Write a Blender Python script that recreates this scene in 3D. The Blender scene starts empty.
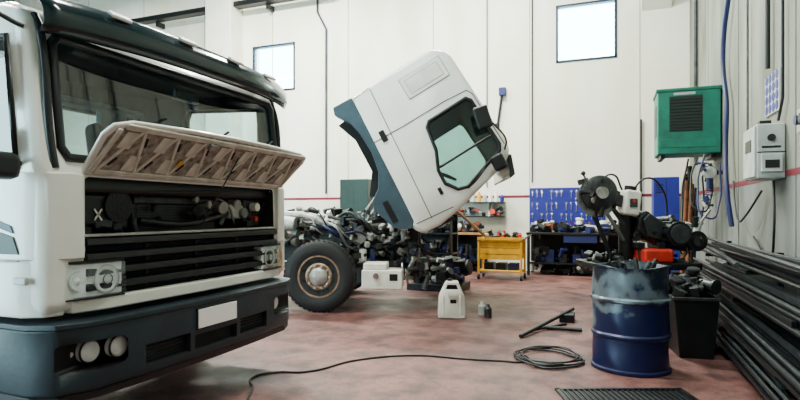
import bpy, bmesh, math, random
from mathutils import Vector, Matrix, Euler
random.seed(7)
S = bpy.context.scene
COL = S.collection
R = math.radians

# ---------------------------------------------------------------- materials
MATS = {}
def mat(name, col, rough=0.5, metal=0.0, var=0.15, scale=6.0, bump=0.0, dirt=None, dirt_amt=0.5, coat=0.0, emis=None):
    if name in MATS: return MATS[name]
    m = bpy.data.materials.new(name); m.use_nodes = True
    nt = m.node_tree; N = nt.nodes; L = nt.links
    b = N["Principled BSDF"]
    b.inputs["Roughness"].default_value = rough
    b.inputs["Metallic"].default_value = metal
    b.inputs["Coat Weight"].default_value = coat
    tc = N.new("ShaderNodeTexCoord")
    nz = N.new("ShaderNodeTexNoise"); nz.inputs["Scale"].default_value = scale; nz.inputs["Detail"].default_value = 6
    L.new(tc.outputs["Object"], nz.inputs["Vector"])
    rp = N.new("ShaderNodeValToRGB")
    rp.color_ramp.elements[0].position = 0.3; rp.color_ramp.elements[1].position = 0.7
    c = Vector(col[:3])
    d = c*(1-var) if dirt is None else c.lerp(Vector(dirt), dirt_amt)
    rp.color_ramp.elements[0].color = (*d, 1)
    rp.color_ramp.elements[1].color = (*[min(1, x*(1+var*0.4)) for x in c], 1)
    L.new(nz.outputs["Fac"], rp.inputs["Fac"]); L.new(rp.outputs["Color"], b.inputs["Base Color"])
    if bump > 0:
        bp = N.new("ShaderNodeBump"); bp.inputs["Strength"].default_value = bump; bp.inputs["Distance"].default_value = 0.02
        n2 = N.new("ShaderNodeTexNoise"); n2.inputs["Scale"].default_value = scale*6
        L.new(tc.outputs["Object"], n2.inputs["Vector"])
        L.new(n2.outputs["Fac"], bp.inputs["Height"]); L.new(bp.outputs["Normal"], b.inputs["Normal"])
    MATS[name] = m
    return m

def glass_mat(name, tint=(0.75,0.85,0.83), gl=0.12):
    m = bpy.data.materials.new(name); m.use_nodes = True
    nt = m.node_tree; N = nt.nodes; L = nt.links; N.clear()
    o = N.new("ShaderNodeOutputMaterial"); mx = N.new("ShaderNodeMixShader")
    t = N.new("ShaderNodeBsdfTransparent"); t.inputs[0].default_value = (*tint,1)
    g = N.new("ShaderNodeBsdfGlossy"); g.inputs["Roughness"].default_value = 0.02
    fr = N.new("ShaderNodeFresnel"); fr.inputs[0].default_value = 1.45
    ad = N.new("ShaderNodeMath"); ad.operation='ADD'; ad.inputs[1].default_value = gl; ad.use_clamp=True
    L.new(fr.outputs[0], ad.inputs[0]); L.new(ad.outputs[0], mx.inputs[0])
    L.new(t.outputs[0], mx.inputs[1]); L.new(g.outputs[0], mx.inputs[2]); L.new(mx.outputs[0], o.inputs[0])
    return m

def wall_mat(name, up, low, stain=(0.80,0.77,0.66), sc=0.9):
    m = bpy.data.materials.new(name); m.use_nodes = True
    nt = m.node_tree; N = nt.nodes; L = nt.links; b = N["Principled BSDF"]; b.inputs["Roughness"].default_value = 0.8
    geo = N.new("ShaderNodeNewGeometry"); sep = N.new("ShaderNodeSeparateXYZ"); L.new(geo.outputs["Position"], sep.inputs[0])
    st = N.new("ShaderNodeMath"); st.operation='GREATER_THAN'; st.inputs[1].default_value = 1.78; L.new(sep.outputs["Z"], st.inputs[0])
    nz = N.new("ShaderNodeTexNoise"); nz.inputs["Scale"].default_value = sc; nz.inputs["Detail"].default_value = 8
    mp = N.new("ShaderNodeMapping"); mp.inputs["Scale"].default_value = (1,1,0.35)
    L.new(geo.outputs["Position"], mp.inputs[0]); L.new(mp.outputs[0], nz.inputs["Vector"])
    rp = N.new("ShaderNodeValToRGB"); rp.color_ramp.elements[0].position=0.3; rp.color_ramp.elements[1].position=0.65
    rp.color_ramp.elements[0].color=(*stain,1); rp.color_ramp.elements[1].color=(1,1,1,1)
    L.new(nz.outputs["Fac"], rp.inputs["Fac"])
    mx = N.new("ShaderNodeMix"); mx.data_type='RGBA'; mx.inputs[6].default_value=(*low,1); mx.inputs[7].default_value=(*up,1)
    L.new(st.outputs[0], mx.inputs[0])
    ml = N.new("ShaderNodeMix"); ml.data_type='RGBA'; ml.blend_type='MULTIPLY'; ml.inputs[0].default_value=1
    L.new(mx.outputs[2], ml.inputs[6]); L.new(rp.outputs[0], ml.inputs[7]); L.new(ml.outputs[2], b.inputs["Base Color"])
    return m

def floor_mat():
    m = bpy.data.materials.new("red_concrete_floor"); m.use_nodes = True
    nt = m.node_tree; N = nt.nodes; L = nt.links; b = N["Principled BSDF"]
    geo = N.new("ShaderNodeNewGeometry")
    def noise(sc, det=6):
        n = N.new("ShaderNodeTexNoise"); n.inputs["Scale"].default_value=sc; n.inputs["Detail"].default_value=det
        L.new(geo.outputs["Position"], n.inputs["Vector"]); return n
    def ramp(n, p0, c0, p1, c1):
        r = N.new("ShaderNodeValToRGB"); r.color_ramp.elements[0].position=p0; r.color_ramp.elements[1].position=p1
        r.color_ramp.elements[0].color=(*c0,1); r.color_ramp.elements[1].color=(*c1,1)
        L.new(n.outputs["Fac"], r.inputs["Fac"]); return r
    a = ramp(noise(0.6), 0.35, (0.115,0.044,0.042), 0.66, (0.265,0.120,0.105))
    s = ramp(noise(3.2,10), 0.38, (0.34,0.32,0.33), 0.54, (1,1,1))
    s2 = ramp(noise(9.0,8), 0.40, (0.40,0.38,0.38), 0.50, (1,1,1))
    f = ramp(noise(40,4), 0.3, (0.62,0.62,0.62), 0.7, (1.12,1.06,1.03))
    def mul(x,y,fa=1):
        k = N.new("ShaderNodeMix"); k.data_type='RGBA'; k.blend_type='MULTIPLY'; k.inputs[0].default_value=fa
        L.new(x, k.inputs[6]); L.new(y, k.inputs[7]); return k.outputs[2]
    c = mul(mul(mul(a.outputs[0], s.outputs[0], 0.8), s2.outputs[0],0.5), f.outputs[0])
    L.new(c, b.inputs["Base Color"])
    rr = ramp(noise(1.5), 0.3, (0.38,)*3, 0.7, (0.7,)*3); L.new(rr.outputs[0], b.inputs["Roughness"])
    return m

WHITE = mat("truck_white_paint",(0.87,0.88,0.82),0.3,0,0.05,3,coat=0.4,dirt=(0.64,0.66,0.58),dirt_amt=0.35)
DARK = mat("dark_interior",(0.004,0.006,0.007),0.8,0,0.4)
BLACK = mat("black_plastic",(0.003,0.0045,0.006),0.42,0,0.3,8)
BUMP = mat("slate_bumper_plastic",(0.010,0.023,0.033),0.5,0,0.25,5,bump=0.1)
RUB = mat("tyre_rubber",(0.0045,0.005,0.0055),0.7,0,0.3,20,bump=0.2)
STEEL = mat("grey_steel",(0.25,0.26,0.25),0.38,0.8,0.35,9)
DSTEEL = mat("worn_dark_steel",(0.05,0.057,0.06),0.42,0.6,0.5,12,bump=0.2)
CHROME = mat("chrome",(0.8,0.82,0.82),0.15,1.0,0.05)
LAMPREF = mat("lamp_reflector",(0.90,0.94,0.94),0.35,0.0,0.15,20,coat=0.3)
RIM = mat("dirty_rim",(0.34,0.21,0.13),0.45,0.4,0.5,14)
GREASE = mat("greasy_iron",(0.010,0.012,0.012),0.42,0.4,0.6,12,bump=0.3)
ALU = mat("cast_aluminium",(0.42,0.42,0.39),0.45,0.5,0.5,9,bump=0.2)
GUN = mat("blue_grey_plastic",(0.035,0.072,0.100),0.5,0,0.3,5)
FLAPIN = mat("flap_lining",(0.66,0.64,0.56),0.6,0,0.3,9,dirt=(0.28,0.25,0.19),dirt_amt=0.6)
FLAPDK = mat("flap_recess",(0.34,0.31,0.25),0.7,0,0.5,22,dirt=(0.06,0.05,0.04),dirt_amt=0.85)
CREAM = mat("cream_plastic",(0.80,0.79,0.70),0.5,0,0.2,5)
LGREY = mat("light_grey_metal",(0.46,0.49,0.47),0.5,0.1,0.25,6)
BLUE = mat("blue_paint",(0.004,0.012,0.10),0.45,0,0.3,5,dirt=(0.010,0.014,0.028),dirt_amt=0.6)
BLUEB = mat("bright_blue",(0.007,0.013,0.22),0.5,0,0.2,5)
GREEN = mat("green_enamel",(0.002,0.17,0.11),0.45,0.1,0.3,5,dirt=(0.006,0.07,0.055),dirt_amt=0.6)
DGREEN = mat("dark_green_enamel",(0.002,0.022,0.015),0.5,0,0.3,5)
YEL = mat("yellow_enamel",(0.72,0.36,0.004),0.45,0,0.3,7,dirt=(0.35,0.16,0.008),dirt_amt=0.5)
RED = mat("red_enamel",(0.60,0.022,0.010),0.5,0,0.3,8)
REDLINE = mat("red_line_paint",(0.16,0.008,0.022),0.6,0,0.3,4)
RUST = mat("rusty_steel",(0.18,0.058,0.018),0.75,0.2,0.5,10,bump=0.3)
BAR = mat("dark_steel_bar",(0.007,0.010,0.0125),0.42,0.4,0.5,7)
BARL = mat("scaled_steel_bar",(0.034,0.042,0.047),0.38,0.5,0.5,7)
WOOD = mat("old_wood",(0.30,0.17,0.08),0.7,0,0.35,8)
PLATE = mat("number_plate_white",(0.97,0.97,0.97),0.4,0,0.02)
CONC = mat("white_concrete",(0.84,0.82,0.73),0.85,0,0.12,2)
CONCB = mat("ceiling_concrete",(0.09,0.105,0.11),0.85,0,0.12,2)  # unseen ceiling kept dark to cut bounced light
SEAT = mat("seat_fabric",(0.17,0.23,0.24),0.9,0,0.3,10)
CABLE = mat("black_cable",(0.004,0.004,0.006),0.5,0,0.2)
FRAME = mat("window_frame_dark",(0.004,0.016,0.04),0.5,0.2,0.2)
CHALK = mat("chalk_mark",(0.9,0.9,0.85),0.8,0,0.05)
GLASS = glass_mat("windscreen_glass",(0.64,0.78,0.78),0.05)
CLEAR = glass_mat("lamp_glass",(0.96,1,1),0.06)
VISOR = mat("smoked_visor",(0.003,0.014,0.018),0.16,0,0.3,3,coat=0.2)
GAP = mat("door_gap",(0.08,0.08,0.075),0.8)
def lampmat():
    m = bpy.data.materials.new("fluorescent_tube"); m.use_nodes=True
    b = m.node_tree.nodes["Principled BSDF"]; b.inputs["Emission Color"].default_value=(0.9,1,0.95,1); b.inputs["Emission Strength"].default_value=6
    return m
TUBE = lampmat()

# ---------------------------------------------------------------- helpers
def empty(name, loc=(0,0,0), rot=(0,0,0), parent=None):
    e = bpy.data.objects.new(name, None); e.location=loc; e.rotation_euler=rot; e.empty_display_size=0.2
    COL.objects.link(e)
    if parent: e.parent = parent
    return e
def finish(o, m, parent, smooth=True, bevel=0, seg=2, ang=35):
    if m is not None: o.data.materials.append(m)
    COL.objects.link(o)
    if parent: o.parent = parent
    if smooth:
        for p in o.data.polygons: p.use_smooth=True
        o.data.set_sharp_from_angle(angle=R(ang))
    if bevel>0:
        md=o.modifiers.new("bevel","BEVEL"); md.width=bevel; md.segments=seg; md.limit_method='ANGLE'; md.angle_limit=R(30)
        for p in o.data.polygons: p.use_smooth=True
        md.harden_normals=True
    return o
def from_bm(name, bm, m, parent=None, **k):
    bmesh.ops.recalc_face_normals(bm, faces=bm.faces)
    me = bpy.data.meshes.new(name); bm.to_mesh(me); bm.free()
    return finish(bpy.data.objects.new(name, me), m, parent, **k)
def box(name, c, s, m, parent=None, bevel=0.0, rot=(0,0,0), seg=2):
    bm = bmesh.new(); bmesh.ops.create_cube(bm, size=1)
    bmesh.ops.scale(bm, vec=s, verts=bm.verts)
    o = from_bm(name, bm, m, parent, smooth=False, bevel=bevel, seg=seg)
    o.location=c; o.rotation_euler=rot
    return o
def bx(name, x0,x1,y0,y1,z0,z1, m, parent=None, bevel=0.0):
    return box(name, ((x0+x1)/2,(y0+y1)/2,(z0+z1)/2),(abs(x1-x0),abs(y1-y0),abs(z1-z0)),m,parent,bevel)
def cyl(name, p1, p2, r, m, parent=None, n=20, r2=None):
    p1=Vector(p1); p2=Vector(p2); d=p2-p1; L=d.length
    bm=bmesh.new(); bmesh.ops.create_cone(bm, cap_ends=True, segments=n, radius1=r, radius2=r if r2 is None else r2, depth=L)
    q=d.to_track_quat('Z','Y').to_matrix().to_4x4()
    bmesh.ops.transform(bm, matrix=Matrix.Translation((p1+p2)/2)@q, verts=bm.verts)
    return from_bm(name,bm,m,parent)
def prism(name, pts, a0, a1, m, parent=None, axis='Y', bevel=0.0, seg=2):
    bm=bmesh.new()
    def P(u,v,a):
        return (u,a,v) if axis=='Y' else ((u,v,a) if axis=='Z' else (a,u,v))
    A=[bm.verts.new(P(u,v,a0)) for u,v in pts]; B=[bm.verts.new(P(u,v,a1)) for u,v in pts]
    n=len(pts); bm.faces.new(A); bm.faces.new(B[::-1])
    for i in range(n): bm.faces.new((A[i],A[(i+1)%n],B[(i+1)%n],B[i]))
    return from_bm(name,bm,m,parent,smooth=False,bevel=bevel,seg=seg)
def lathe(name, prof, c, m, parent=None, axis='Z', n=40, rot=None):
    bm=bmesh.new(); rings=[]
    for r,h in prof:
        ring=[]
        for i in range(n):
            a=2*math.pi*i/n
            ring.append(bm.verts.new((r*math.cos(a), r*math.sin(a), h)))
        rings.append(ring)
    for j in range(len(rings)-1):
        for i in range(n):
            bm.faces.new((rings[j][i],rings[j][(i+1)%n],rings[j+1][(i+1)%n],rings[j+1][i]))
    bm.faces.new(rings[0]); bm.faces.new(rings[-1])
    if axis=='Y': bmesh.ops.rotate(bm, cent=(0,0,0), matrix=Matrix.Rotation(R(90),3,'X'), verts=bm.verts)
    if axis=='X': bmesh.ops.rotate(bm, cent=(0,0,0), matrix=Matrix.Rotation(R(90),3,'Y'), verts=bm.verts)
    o=from_bm(name,bm,m,parent); o.location=c
    if rot: o.rotation_euler=rot
    return o
def tube(name, pts, r, m, parent=None, smooth=True, cyclic=False):
    cu=bpy.data.curves.new(name,'CURVE'); cu.dimensions='3D'; cu.bevel_depth=r; cu.bevel_resolution=3; cu.use_fill_caps=True
    if smooth:
        sp=cu.splines.new('BEZIER'); sp.bezier_points.add(len(pts)-1)
        for bp,p in zip(sp.bezier_points,pts):
            bp.co=p; bp.handle_left_type='AUTO'; bp.handle_right_type='AUTO'
        sp.resolution_u=8
    else:
        sp=cu.splines.new('POLY'); sp.points.add(len(pts)-1)
        for bp,p in zip(sp.points,pts): bp.co=(*p,1)
    sp.use_cyclic_u=cyclic
    cu.materials.append(m)
    o=bpy.data.objects.new(name,cu); COL.objects.link(o)
    bpy.context.view_layer.update()
    dg=bpy.context.evaluated_depsgraph_get()
    me=bpy.data.meshes.new_from_object(o.evaluated_get(dg)); me.name=name
    bpy.data.objects.remove(o)
    o=bpy.data.objects.new(name,me); COL.objects.link(o)
    for p in me.polygons: p.use_smooth=True
    if parent: o.parent=parent
    return o
def torus(name, c, R0, r, m, parent=None, rot=(0,0,0)):
    pts=[(R0*math.cos(2*math.pi*i/32),R0*math.sin(2*math.pi*i/32),0) for i in range(32)]
    o=tube(name,pts,r,m,parent,smooth=False,cyclic=True); o.location=c; o.rotation_euler=rot; return o
def cut(o, cutters):
    bpy.context.view_layer.update()
    for c in cutters:
        md=o.modifiers.new("cut","BOOLEAN"); md.operation='DIFFERENCE'; md.object=c; md.solver='EXACT'
        try: md.material_mode='TRANSFER'
        except Exception: pass
    bpy.context.view_layer.update()
    dg=bpy.context.evaluated_depsgraph_get()
    me=bpy.data.meshes.new_from_object(o.evaluated_get(dg))
    o.modifiers.clear(); o.data=me
    for p in me.polygons: p.use_smooth=True
    me.set_sharp_from_angle(angle=R(30))
    for c in cutters: bpy.data.objects.remove(c)
def quad(name, pts, m, parent=None):
    bm=bmesh.new(); bm.faces.new([bm.verts.new(p) for p in pts])
    me=bpy.data.meshes.new(name); bm.to_mesh(me); bm.free()
    return finish(bpy.data.objects.new(name,me),m,parent,smooth=False)
def clutter(name, lo, hi, n, mats, parent, smin=0.04, smax=0.12, seed=1):
    rnd=random.Random(seed); bm=bmesh.new()
    for k in range(n):
        c=Vector([rnd.uniform(a,b) for a,b in zip(lo,hi)]); s=rnd.uniform(smin,smax); mi=rnd.randrange(len(mats))
        rot=Euler((rnd.choice((0,R(90),R(90)))+rnd.uniform(-.25,.25),rnd.uniform(-.5,.5),rnd.uniform(0,3.1))).to_matrix().to_4x4()
        vs=[]
        if rnd.random()<0.35:
            g=bmesh.ops.create_cube(bm,size=1); vs=g['verts']; bmesh.ops.scale(bm,vec=(s*rnd.uniform(.8,1.8),s*rnd.uniform(.6,1.2),s*rnd.uniform(.5,1)),verts=vs)
        else:
            L_=s*rnd.uniform(0.8,3.0); r_=s*rnd.uniform(.25,.55)
            g=bmesh.ops.create_cone(bm,cap_ends=True,segments=14,radius1=r_,radius2=r_,depth=L_); vs=list(g['verts'])
            g=bmesh.ops.create_cone(bm,cap_ends=True,segments=14,radius1=r_*1.3,radius2=r_*1.3,depth=L_*0.12)
            bmesh.ops.translate(bm,vec=(0,0,L_*0.42),verts=g['verts']); vs+=list(g['verts'])
        bmesh.ops.transform(bm,matrix=Matrix.Translation(c)@rot,verts=vs)
        fs=set()
        for v in vs:
            for f in v.link_faces: fs.add(f)
        for f in fs: f.material_index=mi
    o=from_bm(name,bm,None,parent,ang=40)
    for m_ in mats: o.data.materials.append(m_)
    return o

# ---------------------------------------------------------------- room
WB = wall_mat("white_wall_paint",(0.93,0.91,0.81),(0.80,0.80,0.72),(0.84,0.81,0.71))
WR = wall_mat("aged_wall_paint",(0.26,0.275,0.23),(0.19,0.21,0.20),(0.45,0.45,0.40),1.6)  # right wall's shade is put into this darker colour, with real stains
WD = wall_mat("unlit_grey_paint",(0.18,0.22,0.23),(0.12,0.14,0.15))  # dark colour for the unseen walls, chosen to reduce bounced fill light
YB=13.2; XR=1.6; XL=-19.0; H=9.0; YF=-3.0
floor = bx("floor",XL-0.3,XR+0.3,YF,YB+0.3,-0.2,0,floor_mat())
wall = bx("wall_back",XL-0.3,XR+0.3,YB,YB+0.3,0,H,WB)
W=[(-9.65,-8.24,4.84,6.18),(-1.18,0.145,4.88,6.22),(-15.6,-14.2,4.84,6.18)]
cut(wall,[bx("c",a,b,YB-0.5,YB+0.8,c,d,CONC) for a,b,c,d in W])
PANE=glass_mat("pane_glass",(0.97,1,1),0.0)
for i,(a,b,c,d) in enumerate(W):
    e=empty("window_%d"%(i+1),((a+b)/2,YB,(c+d)/2)); w=(b-a)/2; h=(d-c)/2; t=0.025
    bx("frame_top",-w,w,-0.02,0.10,h-2*t,h,FRAME,e); bx("frame_bottom",-w,w,-0.02,0.10,-h,-h+2*t,FRAME,e)
    bx("frame_left",-w,-w+2*t,-0.02,0.10,-h,h,FRAME,e); bx("frame_right",w-2*t,w,-0.02,0.10,-h,h,FRAME,e)
    bx("pane",-w+2*t,w-2*t,0.05,0.055,-h+2*t,h-2*t,PANE,e)
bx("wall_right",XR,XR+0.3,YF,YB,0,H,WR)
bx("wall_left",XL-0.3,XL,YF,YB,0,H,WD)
wf=bx("wall_front",XL-0.3,XR+0.3,YF-0.3,YF,0,H,WD)  # unseen wall added to hold back outside light on the right and foreground
cut(wf,[bx("c",-13.0,-5.5,YF-0.8,YF+0.5,-0.1,4.5,CONC)])
bx("ceiling",XL-0.3,XR+0.3,YF,YB+0.3,H,H+0.2,CONCB)
bx("trim_1",XL,XR,YB-0.006,YB,1.745,1.805,REDLINE)
bx("trim_2",XR-0.006,XR,YF,YB-0.01,1.735,1.795,REDLINE)
GROOVE = mat("panel_joint",(0.38,0.36,0.29),0.9,0,0.3,3)
x=0.62; i=3
while x>XL:
    bx("trim_%d"%i,x-0.010,x+0.010,YB-0.004,YB+0.001,0,H,GROOVE); x-=2.4; i+=1
for y in (10.8,8.4,6.0,3.6):
    bx("trim_%d"%i,XR-0.004,XR+0.001,y-0.012,y+0.012,0,H,GAP); i+=1
bx("concrete_pillar",-10.9,-10.0,12.65,YB,0,H,CONC,bevel=0.02)
bx("concrete_pillar",-19,-18.2,12.65,YB,0,H,CONC,bevel=0.02)
e=empty("wall_corbel",(0.95,YB,5.85)); prism("bracket",[(0,0),(-0.35,0.35),(-0.35,0.9),(0,0.9)],-0.3,0.3,CONC,e,axis='X')
e=empty("cable_tray",(0,12.9,7.25))
bx("rail",-18,-7,-0.12,0.12,0,0.06,BLACK,e); bx("rail_lip",-18,-7,-0.14,-0.12,0,0.14,BLACK,e)
for xx in range(-17,-7,2): bx("bracket_%d"%(-xx),xx,xx+0.08,0,0.3,-0.15,0.0,BLACK,e)
e=empty("steel_beam",(0,9.6,7.6)); 
bx("web",-19,-9.3,-0.02,0.02,0,0.4,LGREY,e); bx("flange_low",-19,-9.3,-0.15,0.15,-0.03,0.0,LGREY,e); bx("flange_top",-19,-9.3,-0.15,0.15,0.4,0.43,LGREY,e)
bx("hanger",-12,-11.9,-0.05,0.05,0.4,1.4,LGREY,e); bx("hanger_b",-17,-16.9,-0.05,0.05,0.4,1.4,LGREY,e)
for k,(lx,ly,en) in enumerate([(-4.5,4.2,650),(-9,3,500),(-15,3,400),(-2.8,9.6,1300),(-8,9.8,1500),(-14,9,1200),(-0.3,1.6,420)]):  # last lamp is unseen, added to brighten the left truck's front
    e=empty("ceiling_lamp",(lx,ly,8.2))
    bx("housing",-0.9,0.9,-0.2,0.2,0.04,0.14,LGREY,e)
    bx("tube_a",-0.85,0.85,-0.12,-0.08,0,0.04,TUBE,e); bx("tube_b",-0.85,0.85,0.08,0.12,0,0.04,TUBE,e)
    cyl("rod_a",(-0.7,0,0.14),(-0.7,0,0.8),0.01,LGREY,e,8); cyl("rod_b",(0.7,0,0.14),(0.7,0,0.8),0.01,LGREY,e,8)
    ld=bpy.data.lights.new("lamp_light",'AREA'); ld.shape='RECTANGLE'; ld.size=1.8; ld.size_y=0.5; ld.energy=en; ld.color=(0.97,1.0,0.89)
    lo=bpy.data.objects.new("lamp_light",ld); lo.parent=e; lo.location=(0,0,-0.05); COL.objects.link(lo)
def wpipe(pts,r,m,name="wall_pipe"): return tube(name,pts,r,m,None,smooth=False)
wpipe([(-7.5,YB-0.05,9),(-7.5,YB-0.05,6.9),(-7.23,YB-0.05,6.4),(-7.23,YB-0.05,1.9)],0.026,FRAME)
wpipe([(-2.8,YB-0.03,9),(-2.8,YB-0.03,2.0)],0.014,CABLE)
wpipe([(0.64,YB-0.05,3.45),(0.64,YB-0.05,0.8)],0.022,CABLE)
wpipe([(-1.72,YB-0.03,9),(-1.72,YB-0.03,2.1)],0.016,CABLE)
wpipe([(XR-0.05,11.9,9),(XR-0.05,11.9,2.3)],0.035,DSTEEL)
wpipe([(XR-0.05,6.75,6),(XR-0.05,6.75,2.9)],0.025,BLACK)
wpipe([(XR-0.04,6.25,6),(XR-0.04,6.25,2.5),(XR-0.04,6.4,2.3)],0.014,CABLE)
wpipe([(XR-0.04,7.7,6),(XR-0.04,7.7,2.0),(XR-0.04,7.3,1.9),(XR-0.04,6.85,1.9)],0.014,DSTEEL)
tube("blue_air_hose",[(XR-0.06,8.6,6.0),(XR-0.06,8.6,4.6),(XR-0.08,8.95,3.9),(XR-0.08,9.0,3.5),(XR-0.08,8.75,2.9),(XR-0.1,8.7,2.3),(XR-0.12,8.5,1.7),(XR-0.08,8.4,1.2)],0.033,BLUE)

# ---------------------------------------------------------------- wheel
def wheel(name, c, parent, side=-1, rad=0.5, w=0.29):
    e=empty(name,c,(0,0,0 if side<0 else math.pi),parent)
    R0=rad; W_=w
    prof=[(0.27,-W_+0.02),(0.30,-W_),(R0-0.05,-W_),(R0-0.01,-W_+0.05),(R0,-W_+0.09),(R0,-0.07),(R0-0.012,-0.035),(R0-0.05,-0.005),(R0-0.13,0.0),(0.31,-0.015),(0.285,-0.03)]
    lathe("tyre",prof,(0,0,0),RUB,e,'Y',56)
    bm=bmesh.new()
    for k in range(44):
        a=2*math.pi*k/44
        g=bmesh.ops.create_cube(bm,size=1); vs=g['verts']
        bmesh.ops.scale(bm,vec=(0.045,W_-0.08,0.018),verts=vs)
        bmesh.ops.translate(bm,vec=(0,W_/2,R0-0.006),verts=vs)
        bmesh.ops.rotate(bm,cent=(0,0,0),matrix=Matrix.Rotation(a,3,'Y'),verts=vs)
    from_bm("tread_blocks",bm,RUB,e,smooth=False)
    lathe("rim",[(0.29,-0.04),(0.295,-0.02),(0.275,-0.02),(0.255,-0.06),(0.235,-0.09),(0.20,-0.035),(0.165,-0.02),(0.125,-0.03),(0.12,-0.05)],(0,0,0),RIM,e,'Y',40)
    lathe("hub",[(0.125,-0.06),(0.125,0.0),(0.105,0.02),(0.08,0.035),(0.04,0.045),(0.001,0.045)],(0,0,0),ALU,e,'Y',28)
    for k in range(10):
        a=2*math.pi*k/10
        x,z=0.155*math.cos(a),0.155*math.sin(a)
        cyl("wheel_nut_%d"%k,(x,0.03,z),(x,-0.02,z),0.018,ALU,e,6)
        x,z=0.215*math.cos(a+.3),0.215*math.sin(a+.3)
        cyl("vent_%d"%k,(x,0.08,z),(x,0.030,z),0.026,DARK,e,10)
    return e

# ================================================================ TRUCK (left, open bonnet)
T=empty("truck",(-2.75,3.14,0))
prof=[(0,0.82),(0.0,1.2),(-0.01,1.60),(-0.03,1.66),(-0.13,2.38),(-0.20,2.50),(-0.36,2.56),(-1.6,2.60),(-1.74,2.5),(-1.80,2.3),(-1.80,0.86)]
cab=prism("cab_shell",prof,-1.15,1.15,WHITE,T,bevel=0.09,seg=4)
inn=[(-0.02,1.56),(-0.10,1.62),(-0.19,2.36),(-0.28,2.46),(-1.6,2.52),(-1.72,2.3),(-1.72,1.0),(-0.55,1.0),(-0.55,1.56)]
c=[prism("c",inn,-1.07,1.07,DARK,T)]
c.append(prism("c",[(0.3,1.68),(0.3,2.36),(-0.5,2.36),(-0.5,1.68)],-1.03,1.03,BLACK,T,bevel=0.05))
c.append(prism("c",[(-0.22,1.66),(-0.30,2.34),(-1.12,2.38),(-1.16,2.3),(-1.16,1.58),(-0.6,1.58)],-1.5,1.5,BLACK,T))
c.append(bx("c",-2,-1.5,-0.1,0.85,1.85,2.3,BLACK,T))
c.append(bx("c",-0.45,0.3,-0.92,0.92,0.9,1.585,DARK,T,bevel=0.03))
c.append(cyl("c",(-1.28,-1.5,0.5),(-1.28,-0.75,0.5),0.6,BLACK,T,32))
c.append(cyl("c",(-1.28,1.5,0.5),(-1.28,0.75,0.5),0.6,BLACK,T,32))
cut(cab,c)
quad("windscreen",[(-0.045,-1.05,1.66),(-0.045,1.05,1.66),(-0.135,1.05,2.38),(-0.135,-1.05,2.38)],GLASS,T)
for s,nm in ((-1,"near"),(1,"far")):
    quad("door_glass_"+nm,[(-0.22,s*1.12,1.64),(-0.30,s*1.12,2.35),(-1.16,s*1.12,2.38),(-1.16,s*1.12,1.56)],GLASS,T)
quad("rear_glass",[(-1.76,-0.1,1.85),(-1.76,0.85,1.85),(-1.76,0.85,2.3),(-1.76,-0.1,2.3)],GLASS,T)
tube("windscreen_seal",[(-0.035,-1.0,1.685),(-0.035,1.0,1.685),(-0.045,1.035,1.74),(-0.115,1.035,2.31),(-0.122,1.0,2.36),(-0.122,-1.0,2.36),(-0.115,-1.035,2.31),(-0.045,-1.035,1.74)],0.028,BLACK,T,smooth=False,cyclic=True)
for s,nm in ((-1,"near"),(1,"far")):
    tube("pillar_trim_"+nm,[(-0.03,s*1.075,1.62),(-0.05,s*1.085,1.75),(-0.13,s*1.085,2.36),(-0.2,s*1.07,2.47)],0.022,BLACK,T)
    tube("door_window_seal_"+nm,[(-0.22,s*1.148,1.66),(-0.30,s*1.148,2.34),(-1.12,s*1.148,2.38),(-1.16,s*1.148,2.3),(-1.16,s*1.148,1.58),(-0.6,s*1.148,1.58)],0.022,BLACK,T,smooth=False,cyclic=True)
prism("dashboard",[(-0.06,1.5),(-0.08,1.64),(-0.25,1.70),(-0.48,1.66),(-0.55,1.4)],-1.05,1.05,BLACK,T,bevel=0.03)
torus("steering_wheel",(-0.62,0.5,1.74),0.24,0.020,DSTEEL,T,(0,R(-38),0))
cyl("steering_column",(-0.62,0.5,1.72),(-0.42,0.5,1.52),0.035,BLACK,T)
box("steering_spoke",(-0.62,0.5,1.74),(0.03,0.44,0.02),BLACK,T,0,(0,R(-38),0))
for s in (-0.55,0.5):
    box("seat_back_%d"%(s>0),(-1.35,s,1.80),(0.16,0.52,0.72),SEAT,T,0.06,(0,R(-10),0))
    box("seat_cushion_%d"%(s>0),(-1.08,s,1.42),(0.5,0.5,0.16),SEAT,T,0.05)
    box("headrest_%d"%(s>0),(-1.43,s,2.22),(0.1,0.28,0.18),SEAT,T,0.04)
box("rear_shelf",(-1.6,0,2.34),(0.2,1.9,0.05),SEAT,T,0.01)
box("interior_mirror",(-0.22,0.1,2.25),(0.03,0.24,0.08),BLACK,T,0.01)
bm=bmesh.new(); n=28; rows=[]
for i in range(n+1):
    y=-1.15+2.30*i/n; t=y/1.15
    xb=0.13-0.16*abs(t)**3.0
    rows.append([bm.verts.new((xb+dx,y,z)) for dx,z in ((-0.01,2.33),(0.02,2.39),(0.01,2.47),(-0.04,2.535),(-0.13,2.575),(-0.26,2.585))])
for i in range(n):
    for j in range(5): bm.faces.new((rows[i][j],rows[i+1][j],rows[i+1][j+1],rows[i][j+1]))
v=from_bm("sun_visor",bm,VISOR,T,ang=60); md=v.modifiers.new("s","SOLIDIFY"); md.thickness=0.015
for y in (-0.75,-0.25,0.25,0.75):
    xb=0.13-0.16*(abs(y)/1.15)**3
    box("visor_marker_lamp_%d"%int(y*100+100),(xb-0.01,y,2.525),(0.05,0.14,0.022),LAMPREF,T,0.008,(0,R(38),0))  # pale strips put in for bright reflections along the visor top
    box("visor_bracket_%d"%int(y*100+100),(-0.02,y,2.44),(0.2,0.03,0.03),BLACK,T)
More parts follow.
